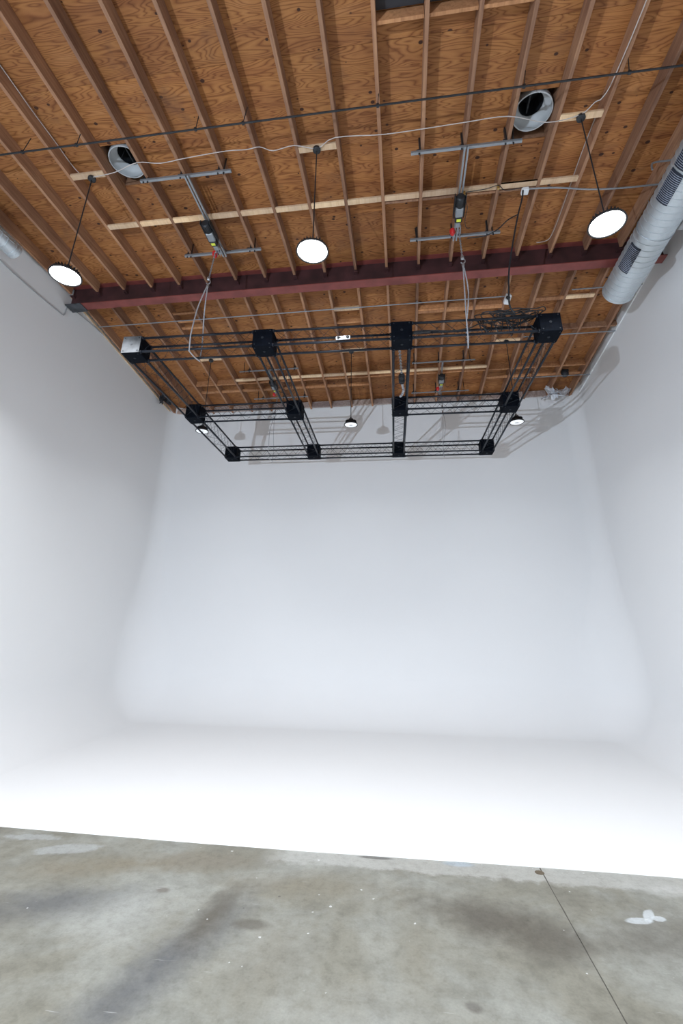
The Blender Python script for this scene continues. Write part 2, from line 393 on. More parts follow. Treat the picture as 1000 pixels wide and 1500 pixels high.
# ------------------------------------------------------------------ main dimensions
XL, XR, YB, YF = -6.88, 4.90, 12.0, -5.0   # left wall, right wall, back wall, wall behind the camera
ZJ = 6.55 + H0                              # underside of the front joists
JD, JW = 0.235, 0.05                        # joist depth, width
ZD = ZJ + JD                                # deck underside
SP = 0.605; J0 = -0.13                      # joist pitch and origin
YBM = 7.18                                  # beam centre line
SLOPE = math.atan(0.108)
def zrear(Y): return H0 + 6.58 - (Y - 7.3) * 0.108    # underside of the rear joists
CYC_Y = 5.55                                # front edge of the painted floor
joist_x = [J0 + SP * k for k in range(-11, 9)]

# ------------------------------------------------------------------ floor
floor = tag(bpy.data.objects.new('floor', None), kind='structure'); C.objects.link(floor)
XJ = 1.175
b = B_(); box(b, ((-7.2 + XJ - .004) / 2, (YF + 12.2) / 2 - .05, -0.10), (XJ - .004 + 7.2, 12.2 - YF, 0.20)); slab1 = mesh_obj('concrete_slab', b, MT['concrete'], floor)
b = B_(); box(b, ((5.2 + XJ + .004) / 2, (YF + 12.2) / 2 - .05, -0.10), (5.2 - XJ - .004, 12.2 - YF, 0.20)); mesh_obj('concrete_slab', b, MT['concrete'], floor)
b = B_(); pts = []
for i in range(60):
    y = YF + (CYC_Y - YF) * i / 59; pts.append((XJ + random.uniform(-.004, .004), y, -0.004 + random.uniform(-.003, .001)))
cable(b, pts, 0.0065, 5, 1); tag(mesh_obj('joint_filler', b, MT['joint'], floor), 'dark crumbling strip in the slab joint')
b = B_(); lathe(b, [(0.0, 0.004), (0.034, 0.004), (0.042, 0.001), (0.045, -0.01)], 16, (1.150, 5.455, 0)); tag(mesh_obj('floor_plug', b, MT['plug'], floor), 'small round brown plug beside the painted edge')

# ------------------------------------------------------------------ cyclorama: walls with coved corners and coved foot
RF = 0.95      # radius of the floor cove
def rc_at(z):  # the plan corners tighten towards the roof
    t = min(1.0, max(0.0, (z - 1.2) / 3.0)); t = t * t * (3 - 2 * t)
    return 1.0 * (1 - t) + 0.40 * t
ZT = ZD + 0.02
def cyc_path(RC=1.0):
    pts = []       # (x, y, nx, ny) walking from the left wall round to the right wall; n points into the room
    n = 14
    for y in [YF] + [YF + (YB - RC - YF) * i / 12 for i in range(1, 13)]: pts.append((XL, y, 1, 0, 'L'))
    for i in range(1, n + 1):
        t = PI / 2 * i / n; pts.append((XL + RC - RC * math.cos(t), YB - RC + RC * math.sin(t), math.cos(t), -math.sin(t), 'B'))
    for i in range(1, 11): pts.append((XL + RC + (XR - XL - 2 * RC) * i / 10, YB, 0, -1, 'B'))
    for i in range(1, n + 1):
        t = PI / 2 * i / n; pts.append((XR - RC + RC * math.sin(t), YB - RC + RC * math.cos(t), -math.sin(t), -math.cos(t), 'B'))
    for i in range(1, 13): pts.append((XR, YB - RC + (YF - YB + RC) * i / 12, -1, 0, 'R'))
    return pts
path = cyc_path()
prof = []          # (inset, z, normal inset comp, normal z comp)
for i in range(0, 13):
    t = PI / 2 * i / 12; prof.append((RF - RF * math.sin(t), 0.006 + RF - RF * math.cos(t), math.sin(t), math.cos(t)))
for i in range(1, 25): prof.append((0, 0.006 + RF + (ZT - RF) * i / 24, 1, 0))
def ztop(y):      # the wall runs up to the deck
    return (ZD if y <= YBM else zrear(y) + JD) + 0.01
paths = [cyc_path(rc_at(p[1])) for p in prof]
segs = {'wall_left': [i for i, p in enumerate(path) if p[4] == 'L'], 'wall_back': [], 'wall_right': []}
iL = segs['wall_left'][-1]; iR = [i for i, p in enumerate(path) if p[4] == 'R'][0] - 1
segs['wall_back'] = list(range(iL, iR + 1)); segs['wall_right'] = list(range(iR, len(path)))
for nm, idx in segs.items():
    verts, norms, faces = [], [], []
    m_ = len(prof)
    for i in idx:
        for (ins, z, ni, nz), pth in zip(prof, paths):
            x, y, nx, ny, _ = pth[i]
            z = min(z, ztop(y)) if z > RF + .01 else z
            if z > ZT - 0.5: z = min(z, ztop(y))
            verts.append((x + nx * ins, y + ny * ins, z)); norms.append((nx * ni, ny * ni, nz))
    for a in range(len(idx) - 1):
        for k in range(m_ - 1):
            q = (a * m_ + k, (a + 1) * m_ + k, (a + 1) * m_ + k + 1, a * m_ + k + 1)
            faces.append(q)
    me = bpy.data.meshes.new(nm); me.from_pydata(verts, [], faces); me.materials.append(MT['wall'])
    # outward/inward winding check
    f = me.polygons[len(me.polygons) // 2]; nrm = Vector(norms[f.vertices[0]])
    if f.normal.dot(nrm) < 0: me.flip_normals()
    for p in me.polygons: p.use_smooth = True
    me.normals_split_custom_set_from_vertices(norms)
    o = bpy.data.objects.new(nm, me); C.objects.link(o); tag(o, kind='structure')
b = B_(); box(b, ((XL + XR) / 2, YF - .05, 4.4), (XR - XL + .4, .1, 9.2)); tag(mesh_obj('wall_front', b, MT['dustwall']), kind='structure')
# painted studio floor (thin build-up of paint over a levelling skin)
b = B_()
ys = CYC_Y
xs = [XL + (XR - XL) * i / 120 for i in range(121)]
top = []; rear = []; bot = []
for x in xs:
    e = ys + 0.02 * math.sin(x * 0.9) + random.uniform(-.002, .002) - 0.012
    top.append(b.verts.new((x, e + .004, 0.007))); bot.append(b.verts.new((x, e, -0.001))); rear.append(b.verts.new((x, YB, 0.007)))
for i in range(120):
    b.faces.new((top[i], top[i + 1], rear[i + 1], rear[i])); b.faces.new((bot[i], bot[i + 1], top[i + 1], top[i]))
cf = mesh_obj('floor_cyclorama', b, MT['cycfloor']); tag(cf, kind='structure')

# ------------------------------------------------------------------ ceiling: plywood sheets, joists, blocking
ceil = tag(bpy.data.objects.new('ceiling', None), kind='structure'); C.objects.link(ceil)
TH = 0.015
vent_bays = [(-4.06, 4.34, 5.00), (1.99, 4.34, 5.00)]   # centre x, y0, y1
vx = SP / 2 - JW / 2
sheet_cache = {}
def sheet_mesh(lx, ly):
    k = (round(lx, 3), round(ly, 3))
    if k not in sheet_cache:
        b = B_(); box(b, (0, 0, TH / 2), (lx - .004, ly - .004, TH)); me = bpy.data.meshes.new('plywood_sheet'); bmesh.ops.recalc_face_normals(b, faces=b.faces); b.to_mesh(me); b.free(); me.materials.append(MT['ply']); sheet_cache[k] = me
    return sheet_cache[k]
def put_sheet(x0, x1, y0, y1, rear=False):
    x0 = max(x0, XL); x1 = min(x1, XR)
    if x1 - x0 < .02: return
    cx, cy = (x0 + x1) / 2, (y0 + y1) / 2
    o = bpy.data.objects.new('plywood_sheet', sheet_mesh(x1 - x0, (y1 - y0) / (math.cos(SLOPE) if rear else 1))); C.objects.link(o); o.parent = ceil
    if rear: o.location = (cx, cy, zrear(cy) + JD / math.cos(SLOPE)); o.rotation_euler = (-SLOPE, 0, 0)
    else: o.location = (cx, cy, ZD)
L = SP * 4
def clip(x0, x1, y0, y1):
    """lay a sheet; where a vent passes through, lay the four cut strips instead"""
    for vc, a, c in vent_bays:
        l, r = vc - vx, vc + vx
        if x0 < r and x1 > l and y0 < c and y1 > a:
            yy0, yy1 = max(y0, a), min(y1, c)
            if x0 < l: clip(x0, l, y0, y1)
            if x1 > r: clip(r, x1, y0, y1)
            xx0, xx1 = max(x0, l), min(x1, r)
            if y0 < yy0: put_sheet(xx0, xx1, y0, yy0)
            if y1 > yy1: put_sheet(xx0, xx1, yy1, y1)
            return
    put_sheet(x0, x1, y0, y1)
y = YF; row = 0
while y < YBM - .01:
    y1 = min(y + 1.22, YBM)
    x = J0 - 12 * SP - (L / 2 if row % 2 else 0)
    while x < XR:
        clip(max(x, XL), min(x + L, XR), y, y1); x += L
    y = y1; row += 1
y = YBM; row = 0
while y < YB - .01:
    y1 = min(y + 1.22, YB + .02)
    x = J0 - 12 * SP - (0 if row % 2 else L / 2)
    while x < XR:
        put_sheet(x, x + L, y, y1, True); x += L
    y = y1; row += 1
# front joists run from behind the camera into the beam; rear joists fall towards the back wall
def joist_mesh(ln):
    b = B_(); n = 10
    # a slightly crowned stick, chamfered, with a bevel cut at the far end
    for i in range(1): box(b, (0, 0, JD / 2), (JW, ln, JD - .002))
    bmesh.ops.bevel(b, geom=[e for e in b.edges if abs(e.verts[0].co.x - e.verts[1].co.x) < 1e-6 and abs(e.verts[0].co.z - e.verts[1].co.z) < 1e-6 and e.verts[0].co.z < 0.05], offset=0.004, segments=1, affect='EDGES')
    me = bpy.data.meshes.new('joist'); bmesh.ops.recalc_face_normals(b, faces=b.faces); b.to_mesh(me); b.free(); me.materials.append(MT['joist']); return me
LF = 7.06 - YF; jf = joist_mesh(LF)
LR = (YB - 7.26) / math.cos(SLOPE); jr = joist_mesh(LR)
for k, x in enumerate(joist_x):
    o = bpy.data.objects.new('joist', jf); C.objects.link(o); o.parent = ceil; o.location = (x, (7.06 + YF) / 2, ZJ); o.rotation_euler = (0, 0, random.uniform(-.0008, .0008))
    o = bpy.data.objects.new('joist', jr); C.objects.link(o); o.parent = ceil
    yc = (YB + 7.26) / 2; o.location = (x, yc, zrear(yc)); o.rotation_euler = (-SLOPE, 0, 0)
def block(x, yc, wid, thick, mat, rear=False, z=None, dx=0.0, name='blocking_board', vert=False):
    """short board between the joists at x and x+SP; flat unless vert"""
    b = B_(); L_ = SP - JW - .004
    s = (L_, thick, wid) if vert else (L_, wid, thick)
    box(b, (0, 0, s[2] / 2), s, bev=0.002)
    o = mesh_obj(name, b, mat, ceil)
    zz = (zrear(yc) if rear else ZJ) if z is None else z
    o.location = (x + SP / 2, yc, zz); o.rotation_euler = (-SLOPE if rear else 0, 0, 0)
    return o
# bright flat blocking row carrying the front hoists
for x in joist_x:
    if -5.1 < x < 1.7 and not (x > 1.7): block(x, 5.56, 0.089, 0.038, MT['pale'], z=ZJ - .001 + random.uniform(0, .004))
for x in joist_x:
    if 1.6 < x < 2.4: block(x, 5.56, 0.089, 0.038, MT['pale'])
for x in joist_x:                          # upright boards just behind it, right half
    if -.2 < x < 2.0: block(x, 5.66, 0.16, 0.038, MT['joist'], vert=True, z=ZJ + .02)
# lamp blocks (front row)
for x in (-4.97, -1.34, 2.29):
    k = min(joist_x, key=lambda j: abs(j - x)); block(k, 4.60, 0.089, 0.038, MT['pale'], z=ZJ - .001)
# upright old blocking near the top of the view
for x in joist_x:
    if -.3 < x < 1.2: block(x, 3.26, 0.19, 0.038, MT['brownblock'], vert=True, z=ZJ + .04); block(x, 3.16, 0.10, 0.05, MT['feltshade'], z=ZD - .052)  # the dark flat strip paints the shadow gap beside each upright board
# rear rows
for x in joist_x:
    if -2.1 > x > -2.3: pass
    if -4.6 < x < 1.9: block(x, 10.43, 0.089, 0.038, MT['pale'] if x < 1.8 else MT['brownblock'], rear=True)
    if x < 4.3 and x > -5.6:
        block(x, 10.62, 0.15, 0.038, MT['brownblock'], rear=True, z=zrear(10.62) + .03, vert=True)
        if x < -.9 or x > 1.9: block(x, 11.0, 0.089, 0.038, MT['brownblock'], rear=True, z=zrear(11.0) + .06)
    if 0.2 < x < 2.2: block(x, 8.34, 0.14, 0.038, MT['brownblock'], rear=True, vert=True, z=zrear(8.34) + .01); block(x, 8.39, 0.07, 0.03, MT['brownblock'], rear=True)
    if -1.4 < x < -1.2: block(x, 8.13, 0.089, 0.038, MT['pale'], rear=True); block(x, 8.6, 0.1, 0.038, MT['brownblock'], rear=True, vert=True, z=zrear(8.6) + .05)
    if 2.8 < x < 4.0: block(x, 8.27, 0.089, 0.038, MT['pale'] if x > 3.4 else MT['brownblock'], rear=True)
    if -5.3 < x < -4.9:
        for yy in (7.95, 8.2, 8.42): block(x, yy, 0.06, 0.038, MT['brownblock'], rear=True, z=zrear(yy) + .05)
    if x > 2.8: block(x, 9.25, 0.15, 0.038, MT['joist'], rear=True, vert=True, z=zrear(9.25) + .02)
    block(x, 11.93, 0.17, 0.05, MT['sprayed'], rear=True, vert=True, z=zrear(11.93) + .01, name='end_blocking')
for x in (-4.97, -1.34, 2.29):
    k = min(joist_x, key=lambda j: abs(j - x)); block(k, 9.50, 0.089, 0.038, MT['pale'], rear=True)

# wall-top trims: thin pale drywall beads
b = B_(); box(b, (XR - .012, (YBM + YB) / 2, 0), (.024, (YB - YBM) / math.cos(SLOPE), .05), Matrix.Rotation(-SLOPE, 3, 'X'))
t1 = mesh_obj('trim_1', b, MT['white']); tag(t1, kind='structure'); t1.location = (0, 0, zrear((YBM + YB) / 2) - .005)
b = B_(); box(b, (XL + .012, (YBM + YB) / 2, 0), (.024, (YB - YBM) / math.cos(SLOPE), .04), Matrix.Rotation(-SLOPE, 3, 'X'))
t2 = mesh_obj('trim_2', b, MT['pale']); tag(t2, kind='structure'); t2.location = (0, 0, zrear((YBM + YB) / 2) - .005)

# ------------------------------------------------------------------ steel beam
beam = thing('steel_beam', 'long dark red painted steel beam spanning the wooden ceiling wall to wall', 'beam', (0, YBM, ZJ - .25))
bl = XR - XL - .1; bc = (XR + XL) / 2
b = B_(); box(b, (bc, 0, .01), (bl, .20, .018)); mesh_obj('bottom_flange', b, MT['red'], beam)
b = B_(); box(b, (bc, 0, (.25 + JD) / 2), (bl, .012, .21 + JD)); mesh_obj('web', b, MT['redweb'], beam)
b = B_(); box(b, (bc, 0, .243 + JD), (bl, .20, .012)); mesh_obj('top_flange', b, MT['red'], beam)
for x in joist_x:                          # seat angles on the web where each joist lands
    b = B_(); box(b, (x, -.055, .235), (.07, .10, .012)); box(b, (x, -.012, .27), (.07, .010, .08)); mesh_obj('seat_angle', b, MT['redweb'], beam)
b = B_(); box(b, (XL + .2, 0, -.01), (.36, .26, .02), bev=.003); mesh_obj('bearing_plate', b, MT['brushed'], beam)

# ------------------------------------------------------------------ high bay lamps
def make_lamp(lit, drop, rl):
    root = thing('high_bay_lamp', '', 'lamp')
    b = B_(); lathe(b, [(0.0, 0), (0.05, 0), (0.058, -.012), (0.058, -.045), (0.03, -.065), (0.0, -.066)], 14); mesh_obj('junction_box', b, MT['iron'], root, True)
    b = B_(); tube(b, (0, 0, -.06), (0, 0, -drop + .15), .0085, 8); mesh_obj('rod', b, MT['iron'], root, True)
    z0 = -drop
    b = B_(); lathe(b, [(0.0, z0 + .16), (rl * .30, z0 + .155), (rl * .36, z0 + .13), (rl * .40, z0 + .09), (rl * .62, z0 + .075), (rl * .95, z0 + .028), (rl * 1.06, z0 + .02), (rl * 1.08, z0 - .004), (rl * 1.0, z0 - .006), (rl * .98, z0 + .004), (0, z0 + .006)], 32); hs = mesh_obj('housing', b, MT['iron'], root, True)
    b = B_()
    for k in range(24):
        t = 2 * PI * k / 24; c_, s_ = math.cos(t), math.sin(t)
        rot = Matrix.Rotation(t, 3, 'Z'); box(b, (c_ * rl * .62, s_ * rl * .62, z0 + .075), (rl * .5, .004, .05), rot)
    f = mesh_obj('cooling_fins', b, MT['iron'], hs); f['kind'] = 'stuff'
    b = B_(); tube(b, (0, 0, z0 + .15), (0, 0, z0 + .20), .018, 10); mesh_obj('hook', b, MT['iron'], hs)
    b = B_(); lathe(b, [(0.0, z0 - .008), (rl * .5, z0 - .007), (rl * .93, z0 - .002), (rl * .97, z0 + .004)], 32); mesh_obj('lens', b, MT['lens_on'] if lit else MT['lens_off'], root, True)
    if not lit:
        b = B_(); lathe(b, [(0.0, z0 - .014), (rl * .28, z0 - .013), (rl * .3, z0 - .006)], 24); mesh_obj('sensor_cap', b, MT['white'], root, True)
    if True:
        ld = bpy.data.lights.new('lamp_light', 'AREA'); ld.shape = 'DISK'; ld.size = rl * 1.8; ld.energy = LAMP_W if lit else REAR_LAMP_W; ld.color = LAMP_COL; ld.spread = math.radians(142)
        lo = bpy.data.objects.new('lamp_light', ld); C.objects.link(lo); lo.parent = root; lo.location = (0, 0, z0 - .02)
    return root
G1 = 'lit high bay lamps'; G2 = 'dimmed high bay lamps'
lampA = make_lamp(True, 1.92, 0.20)  # lens made wider so the disc takes in its bloom
spots = [((-4.612, 4.63, ZJ), 1.97, 'glowing round high bay lamp hanging nearest the left wall'),
         ((-1.047, 4.60, ZJ), 1.92, 'glowing round high bay lamp hanging in the middle of the front row'),
         ((2.584, 4.60, ZJ), 2.0, 'glowing round high bay lamp hanging beside the silver spiral duct')]
for i, (p, d, lb) in enumerate(spots):
    o = lampA if i == 0 else copy_tree(lampA)
    o.location = p; o['label'] = lb; o['group'] = G1
for r_, yy in (('second', -0.3),):
    for xn, xx in (('left', -4.6), ('middle', -1.05), ('right', 2.58)):
        o = copy_tree(lampA); o.location = (xx, yy, ZJ)
        o['label'] = f'lit high bay lamp overhead behind the viewer, {xn} one of three'; o['group'] = 'high bay lamps behind the viewer'
lampB = make_lamp(False, 1.98, 0.145); lampC = make_lamp(False, 2.09, 0.145)
for i, (p, lb) in enumerate([((-4.66, 9.50, 0), 'small dimmed high bay lamp seen through the left side of the black truss'),
                             ((-1.084, 9.50, 0), 'dimmed high bay lamp hanging before the back wall between two truss bays'),
                             ((2.56, 9.50, 0), 'dimmed high bay lamp hanging just right of the truss near its rear right corner')]):
    o = (lampB, None, lampC)[i] or copy_tree(lampB)
    o.location = (p[0], p[1], zrear(9.5)); o['label'] = lb; o['group'] = G2

# ------------------------------------------------------------------ studio light on a stand behind the viewer, left
SP0 = Vector((-4.6, -4.2, 0))
sl = thing('studio_light', 'studio light on a black stand on the floor behind the viewer', 'studio light', SP0)
for k in range(3):
    a = 2 * PI * k / 3 + .4
    b = B_(); tube(b, (0, 0, .62), (math.cos(a) * .42, math.sin(a) * .42, .012), .011, 8); mesh_obj('leg', b, MT['iron'], sl)
b = B_(); tube(b, (0, 0, .30), (0, 0, 1.55), .014, 10); mesh_obj('pole', b, MT['iron'], sl)
aim = Vector((.50, .82, .28)).normalized(); qa = Vector((0, 0, 1)).rotation_difference(aim).to_matrix()
hd = Vector((0, 0, 1.66))
b = B_(); lathe(b, [(0, -.26), (.055, -.26), (.06, -.24), (.06, 0), (.0, 0)], 20, hd, qa); mesh_obj('head', b, MT['rubber'], sl, True)
b = B_(); lathe(b, [(.06, -.02), (.075, .0), (.105, .06), (.108, .06), (.08, -.01), (.06, -.02)], 24, hd, qa); mesh_obj('reflector', b, MT['strut'], sl, True)
b = B_(); lathe(b, [(.055, .0), (.055, .03), (.035, .055), (0, .062)], 20, hd, qa); mesh_obj('flash_tube', b, MT['lens_on'], sl, True)
ld = bpy.data.lights.new('flash_light', 'AREA'); ld.shape = 'DISK'; ld.size = .04; ld.energy = STROBE_W; ld.color = STROBE_COL
lo = bpy.data.objects.new('flash_light', ld); C.objects.link(lo); lo.parent = sl; lo.location = hd + aim * .09; lo.rotation_euler = (-aim).to_track_quat('Z', 'Y').to_euler()

# ------------------------------------------------------------------ roof vents
for i, (vc, a, c) in enumerate(vent_bays):
    t = thing('roof_vent', ['round white vent pipe in the roof opening above the left ceiling strut', 'round white vent pipe in the roof opening near the right lamp block'][i], 'vent', (vc, (a + c) / 2, ZD), 0, 'roof vents')
    cyv = (c - a) / 2
    b = B_()
    box(b, (-vx - .01, 0, .26), (.02, c - a, .50)); box(b, (vx + .01, 0, .26), (.02, c - a, .50)); box(b, (0, -cyv - .01, .26), (2 * vx + .04, .02, .50)); box(b, (0, cyv + .01, .26), (2 * vx + .04, .02, .50)); box(b, (0, 0, .52), (2 * vx + .04, c - a + .04, .02))
    mesh_obj('curb', b, MT['joist'], t)
    s = .25
    b = B_(); lathe(b, [(s, -.02), (s, .05), (s * .93, .09), (s * .70, .13), (s * .66, .16), (s * .66, .48), (s * .72, .48), (s * .72, .16), (s * .76, .15), (s, .11), (s + .014, .06), (s + .016, -.02), (s, -.02)], 36, (0, -.06, 0)); mesh_obj('pipe', b, MT['tube'], t, True)
    b = B_(); lathe(b, [(s * .652, .15), (s * .652, .44), (0, .44)], 24, (0, -.06, 0)); mesh_obj('inner_sleeve', b, MT['dark'], t)
    b = B_(); box(b, (-.02, -.06, .20), (.02, s * 1.25, .012)); tube(b, (-.08, -.10, .02), (-.05, -.10, .22), .006, 6); mesh_obj('damper_rod', b, MT['iron'], t)

# ------------------------------------------------------------------ spiral ducts
def duct(root, p0, p1, r, seam=0.12, ncap=True):
    p0, p1 = Vector(p0), Vector(p1); d = p1 - p0; ln = d.length
    q = Vector((0, 0, 1)).rotation_difference(d).to_matrix()
    b = B_(); pr = []; z = 0.0
    n = int(ln / seam)
    for i in range(n):
        z = i * seam; pr += [(r, z), (r, z + seam - .012), (r + .008, z + seam - .009), (r + .008, z + seam - .003)]
    pr.append((r, ln))
    N_ = 40; rings = []
    for rr, z in pr:                       # helical lock seam: each ring sheared along the turn
        ring = []
        for k in range(N_):
            tt = 2 * PI * k / N_; zz = min(ln, max(0, z + seam * k / N_ - seam / 2 if 0 < z < ln - seam else z))
            ring.append(b.verts.new(q @ Vector((rr * math.cos(tt), rr * math.sin(tt), zz))))
        rings.append(ring)
    for i in range(len(rings) - 1):
        for k in range(N_): b.faces.new((rings[i][k], rings[i][(k + 1) % N_], rings[i + 1][(k + 1) % N_], rings[i + 1][k]))
    body = mesh_obj('body', b, MT['galv'], root, True)
    b = B_(); lathe(b, [(0.0, ln + .012), (r * .97, ln + .012), (r + .009, ln + .004), (r + .009, ln - .05), (r, ln - .05)], 40, mat=q); mesh_obj('end_cap', b, MT['galv'], root, True)
    return q, ln
P0 = Vector((3.83, -4.2, 6.0 + H0)); P1 = Vector((4.165, 7.58, 5.98 + H0))
sd = thing('spiral_duct', 'large silver spiral duct with grey registers along the right wall', 'duct', P0)
q, ln = duct(sd, (0, 0, 0), P1 - P0, 0.27)
dd = (P1 - P0).normalized()
def on_duct(s, ang, r):                   # ang measured from straight down towards the room (-x)
    o = Vector((-math.sin(ang), 0, -math.cos(ang))); return dd * s + o * r, o
for y0, y1 in ((6.32, 6.86), (5.02, 5.50), (4.50, 4.98), (2.6, 3.1), (0.6, 1.1)):
    s0 = y0 - P0.y; s1 = y1 - P0.y; a0, a1 = math.radians(38), math.radians(82)
    b = B_()
    na = 8; rows = []
    for i in range(na + 1):
        a = a0 + (a1 - a0) * i / na
        rows.append([b.verts.new(on_duct(s, a, .282)[0]) for s in (s0, s1)] + [b.verts.new(on_duct(s, a, .262)[0]) for s in (s0, s1)])
    for i in range(na):
        u, v_ = rows[i], rows[i + 1]
        b.faces.new((u[0], u[1], v_[1], v_[0])); b.faces.new((u[0], v_[0], v_[2], u[2])); b.faces.new((u[1], u[3], v_[3], v_[1]))
    b.faces.new((rows[0][0], rows[0][2], rows[0][3], rows[0][1])); b.faces.new((rows[-1][0], rows[-1][1], rows[-1][3], rows[-1][2]))
    reg = mesh_obj('register', b, MT['louver'], sd); reg['label'] = 'grey louvred register'
    b = B_(); nl = 16
    for k in range(nl):                    # louvre blades round the curve
        s = s0 + .02 + (s1 - s0 - .04) * (k + .5) / nl
        pts = [on_duct(s, a0 + (a1 - a0) * j / 6, .288)[0] for j in range(7)]
        cable(b, pts, .0045, 4, 1)
    lv = mesh_obj('louvre_blades', b, MT['blade'], reg); lv['kind'] = 'stuff'
for yy in (6.1, 3.4, 0.5):
    s = yy - P0.y; c0 = dd * s
    b = B_(); n = 24; pts = [c0 + Vector((math.cos(t) * .279, 0, math.sin(t) * .279)) for t in [2 * PI * k / n for k in range(n + 1)]]
    cable(b, pts, .006, 4, 1); tube(b, c0 + Vector((0, 0, .279)), c0 + Vector((0, 0, .58)), .005, 6)
    mesh_obj('hanger_strap', b, MT['strut'], sd)
b = B_(); box(b, on_duct(5.9 - P0.y, -1.35, .33)[0], (.14, .30, .16), bev=.01); mesh_obj('damper_box', b, MT['dustwall'], sd)
P2 = Vector((-6.60, -3.0, 6.14 + H0)); P3 = Vector((-6.60, 5.50, 6.14 + H0))
sd2 = thing('spiral_duct', 'short visible end of a silver duct against the left wall', 'duct', P2)
duct(sd2, (0, 0, 0), P3 - P2, 0.125)

# ------------------------------------------------------------------ pipes, conduits and wires under the ceiling
gp = thing('iron_pipe', 'thin black iron pipe crossing under the joists ahead of the front lamps', 'pipe', V(-6.85, 3.985, 6.33))
b = B_(); tube(b, (0, 0, 0), (10.55, 0, .0), .013, 8); mesh_obj('pipe', b, MT['iron'], gp, True)
for x in (-5.20, -4.36, -2.60, -1.93, -0.13, 1.68, 2.9):
    b = B_(); tube(b, (x + 6.85, 0, .01), (x + 6.85 + random.uniform(-.03, .06), random.uniform(-.02, .02), .30), .006, 6); box(b, (x + 6.85, 0, 0), (.035, .036, .036)); mesh_obj('hanger', b, MT['iron'], gp)
b = B_(); box(b, (10.50, 0, .06), (.11, .10, .17), bev=.01); box(b, (10.42, 0, 0), (.07, .05, .05)); tube(b, (10.5, .0, .14), (10.58, .0, .26), .02, 8); tag(mesh_obj('valve', b, MT['iron'], gp), 'chunky black valve at the right end')

wc = thing('lamp_cable', 'pale sagging cable looping from lamp block to lamp block under the joists', 'cable', V(-4.60, 4.60, 6.53))
wp = [(-4.6, 4.6), (-4.19, 4.57), (-3.77, 4.47), (-3.42, 4.52), (-2.99, 4.48), (-2.37, 4.45), (-2.07, 4.47), (-1.86, 4.45), (-1.68, 4.53), (-1.36, 4.49), (-1.04, 4.58), (-0.76, 4.46), (-0.09, 4.50), (0.48, 4.48), (1.03, 4.47), (1.61, 4.46), (2.13, 4.58), (2.56, 4.56), (2.70, 4.42), (2.77, 4.36), (2.83, 4.1), (2.86, 3.0), (2.86, 0.0)]
b = B_(); cable(b, [(x + 4.6, y - 4.6, random.uniform(-.02, .0) - (.025 if 2.0 < x < 2.3 else 0)) for x, y in wp], .0065, 6, 4); mesh_obj('wire', b, MT['cable_white'], wc, True)
w2 = thing('lamp_cable', 'thin pale cable running along a joist towards the left lamp block', 'cable', V(-4.98, 4.6, 6.58))
b = B_(); cable(b, [(.36, .04, -.03), (.16, .02, .06), (.05, -.10, .16), (.045, -.4, .17), (.05, -.9, .15), (.045, -1.5, .17), (.045, -3.5, .17), (.045, -6, .17)], .006, 6, 4); mesh_obj('wire', b, MT['cable_white'], w2, True)

w3 = thing('lamp_cable', 'pale cable on the joist side between the right lamp block and the red beam', 'cable', V(2.86, 4.75, 6.72))
b = B_(); cable(b, [(0, 0, 0), (0, .6, .02), (-.005, 1.3, -.03), (0, 1.9, -.02), (-.04, 2.12, -.03), (-.15, 2.2, .0), (-.22, 2.22, .02)], .006, 6, 4); mesh_obj('wire', b, MT['cable_white'], w3, True)

cd = thing('conduit', 'pale conduit from the white junction box across the joists to the silver duct', 'conduit', V(2.09, 5.62, 6.50))
b = B_(); cable(b, [(0.05, -.02, 0), (.5, .02, .005), (1.0, .10, -.005), (1.5, .14, .0), (2.2, .14, .0), (2.75, .14, 0)], .013, 8, 4); mesh_obj('tube', b, MT['strut'], cd, True)
b = B_(); box(b, (0, 0, -.02), (.105, .105, .06), bev=.006); box(b, (0, 0, -.054), (.075, .075, .008), bev=.002); tag(mesh_obj('junction_box', b, MT['white'], cd), 'square white box with a raised lid')
b = B_(); cable(b, [(-.04, -.05, .0), (-.30, -.02, .02), (-.42, -.12, .02), (-.60, -.08, .02), (-.9, -.05, .03)], .006, 6, 4); mesh_obj('lead', b, MT['rubber'], cd, True)
for px_, py_ in ((-.42, -.10), (-.93, -.05)):
    b = B_(); tube(b, (px_, py_, -.03), (px_, py_, .04), .018, 8); mesh_obj('plug', b, MT['brass'], cd)
c2 = thing('conduit', 'short pale conduit poking out from the joists at the right edge near the duct', 'conduit', V(3.80, 5.36, 6.46))
b = B_(); cable(b, [(0, 0, -.12), (.01, .0, -.03), (.06, 0, .02), (.3, 0, .03), (.9, 0, .03)], .013, 8, 4); mesh_obj('tube', b, MT['strut'], c2, True)
c3 = thing('conduit', 'long thin pale conduit crossing the rear joists just behind the red beam', 'conduit', V(-6.8, 8.05, 6.45))
b = B_(); tube(b, (0, 0, 0), (9.05, 0, 0), .011, 8); mesh_obj('tube', b, MT['strut'], c3, True)
for x in (-4.35, -1.93, .47):
    b = B_(); box(b, (x + 6.8, 0, .018), (.03, .03, .05)); mesh_obj('clamp', b, MT['strut'], c3)
c4 = thing('conduit', 'pale conduit from behind the truss corner to the right wall top', 'conduit', V(2.9, 9.33, 6.31))
b = B_(); tube(b, (0, 0, 0), (1.98, 0, 0), .013, 8); mesh_obj('tube', b, MT['strut'], c4, True)
c5 = thing('conduit', 'pale conduit near the rear right corner close to the torn wrap', 'conduit', V(3.0, 10.92, 6.14))
b = B_(); tube(b, (0, 0, 0), (1.88, 0, 0), .013, 8); mesh_obj('tube', b, MT['strut'], c5, True)
c6 = thing('conduit', 'short pale conduit stub between the red beam and the duct end', 'conduit', V(3.55, 8.0, 6.45))
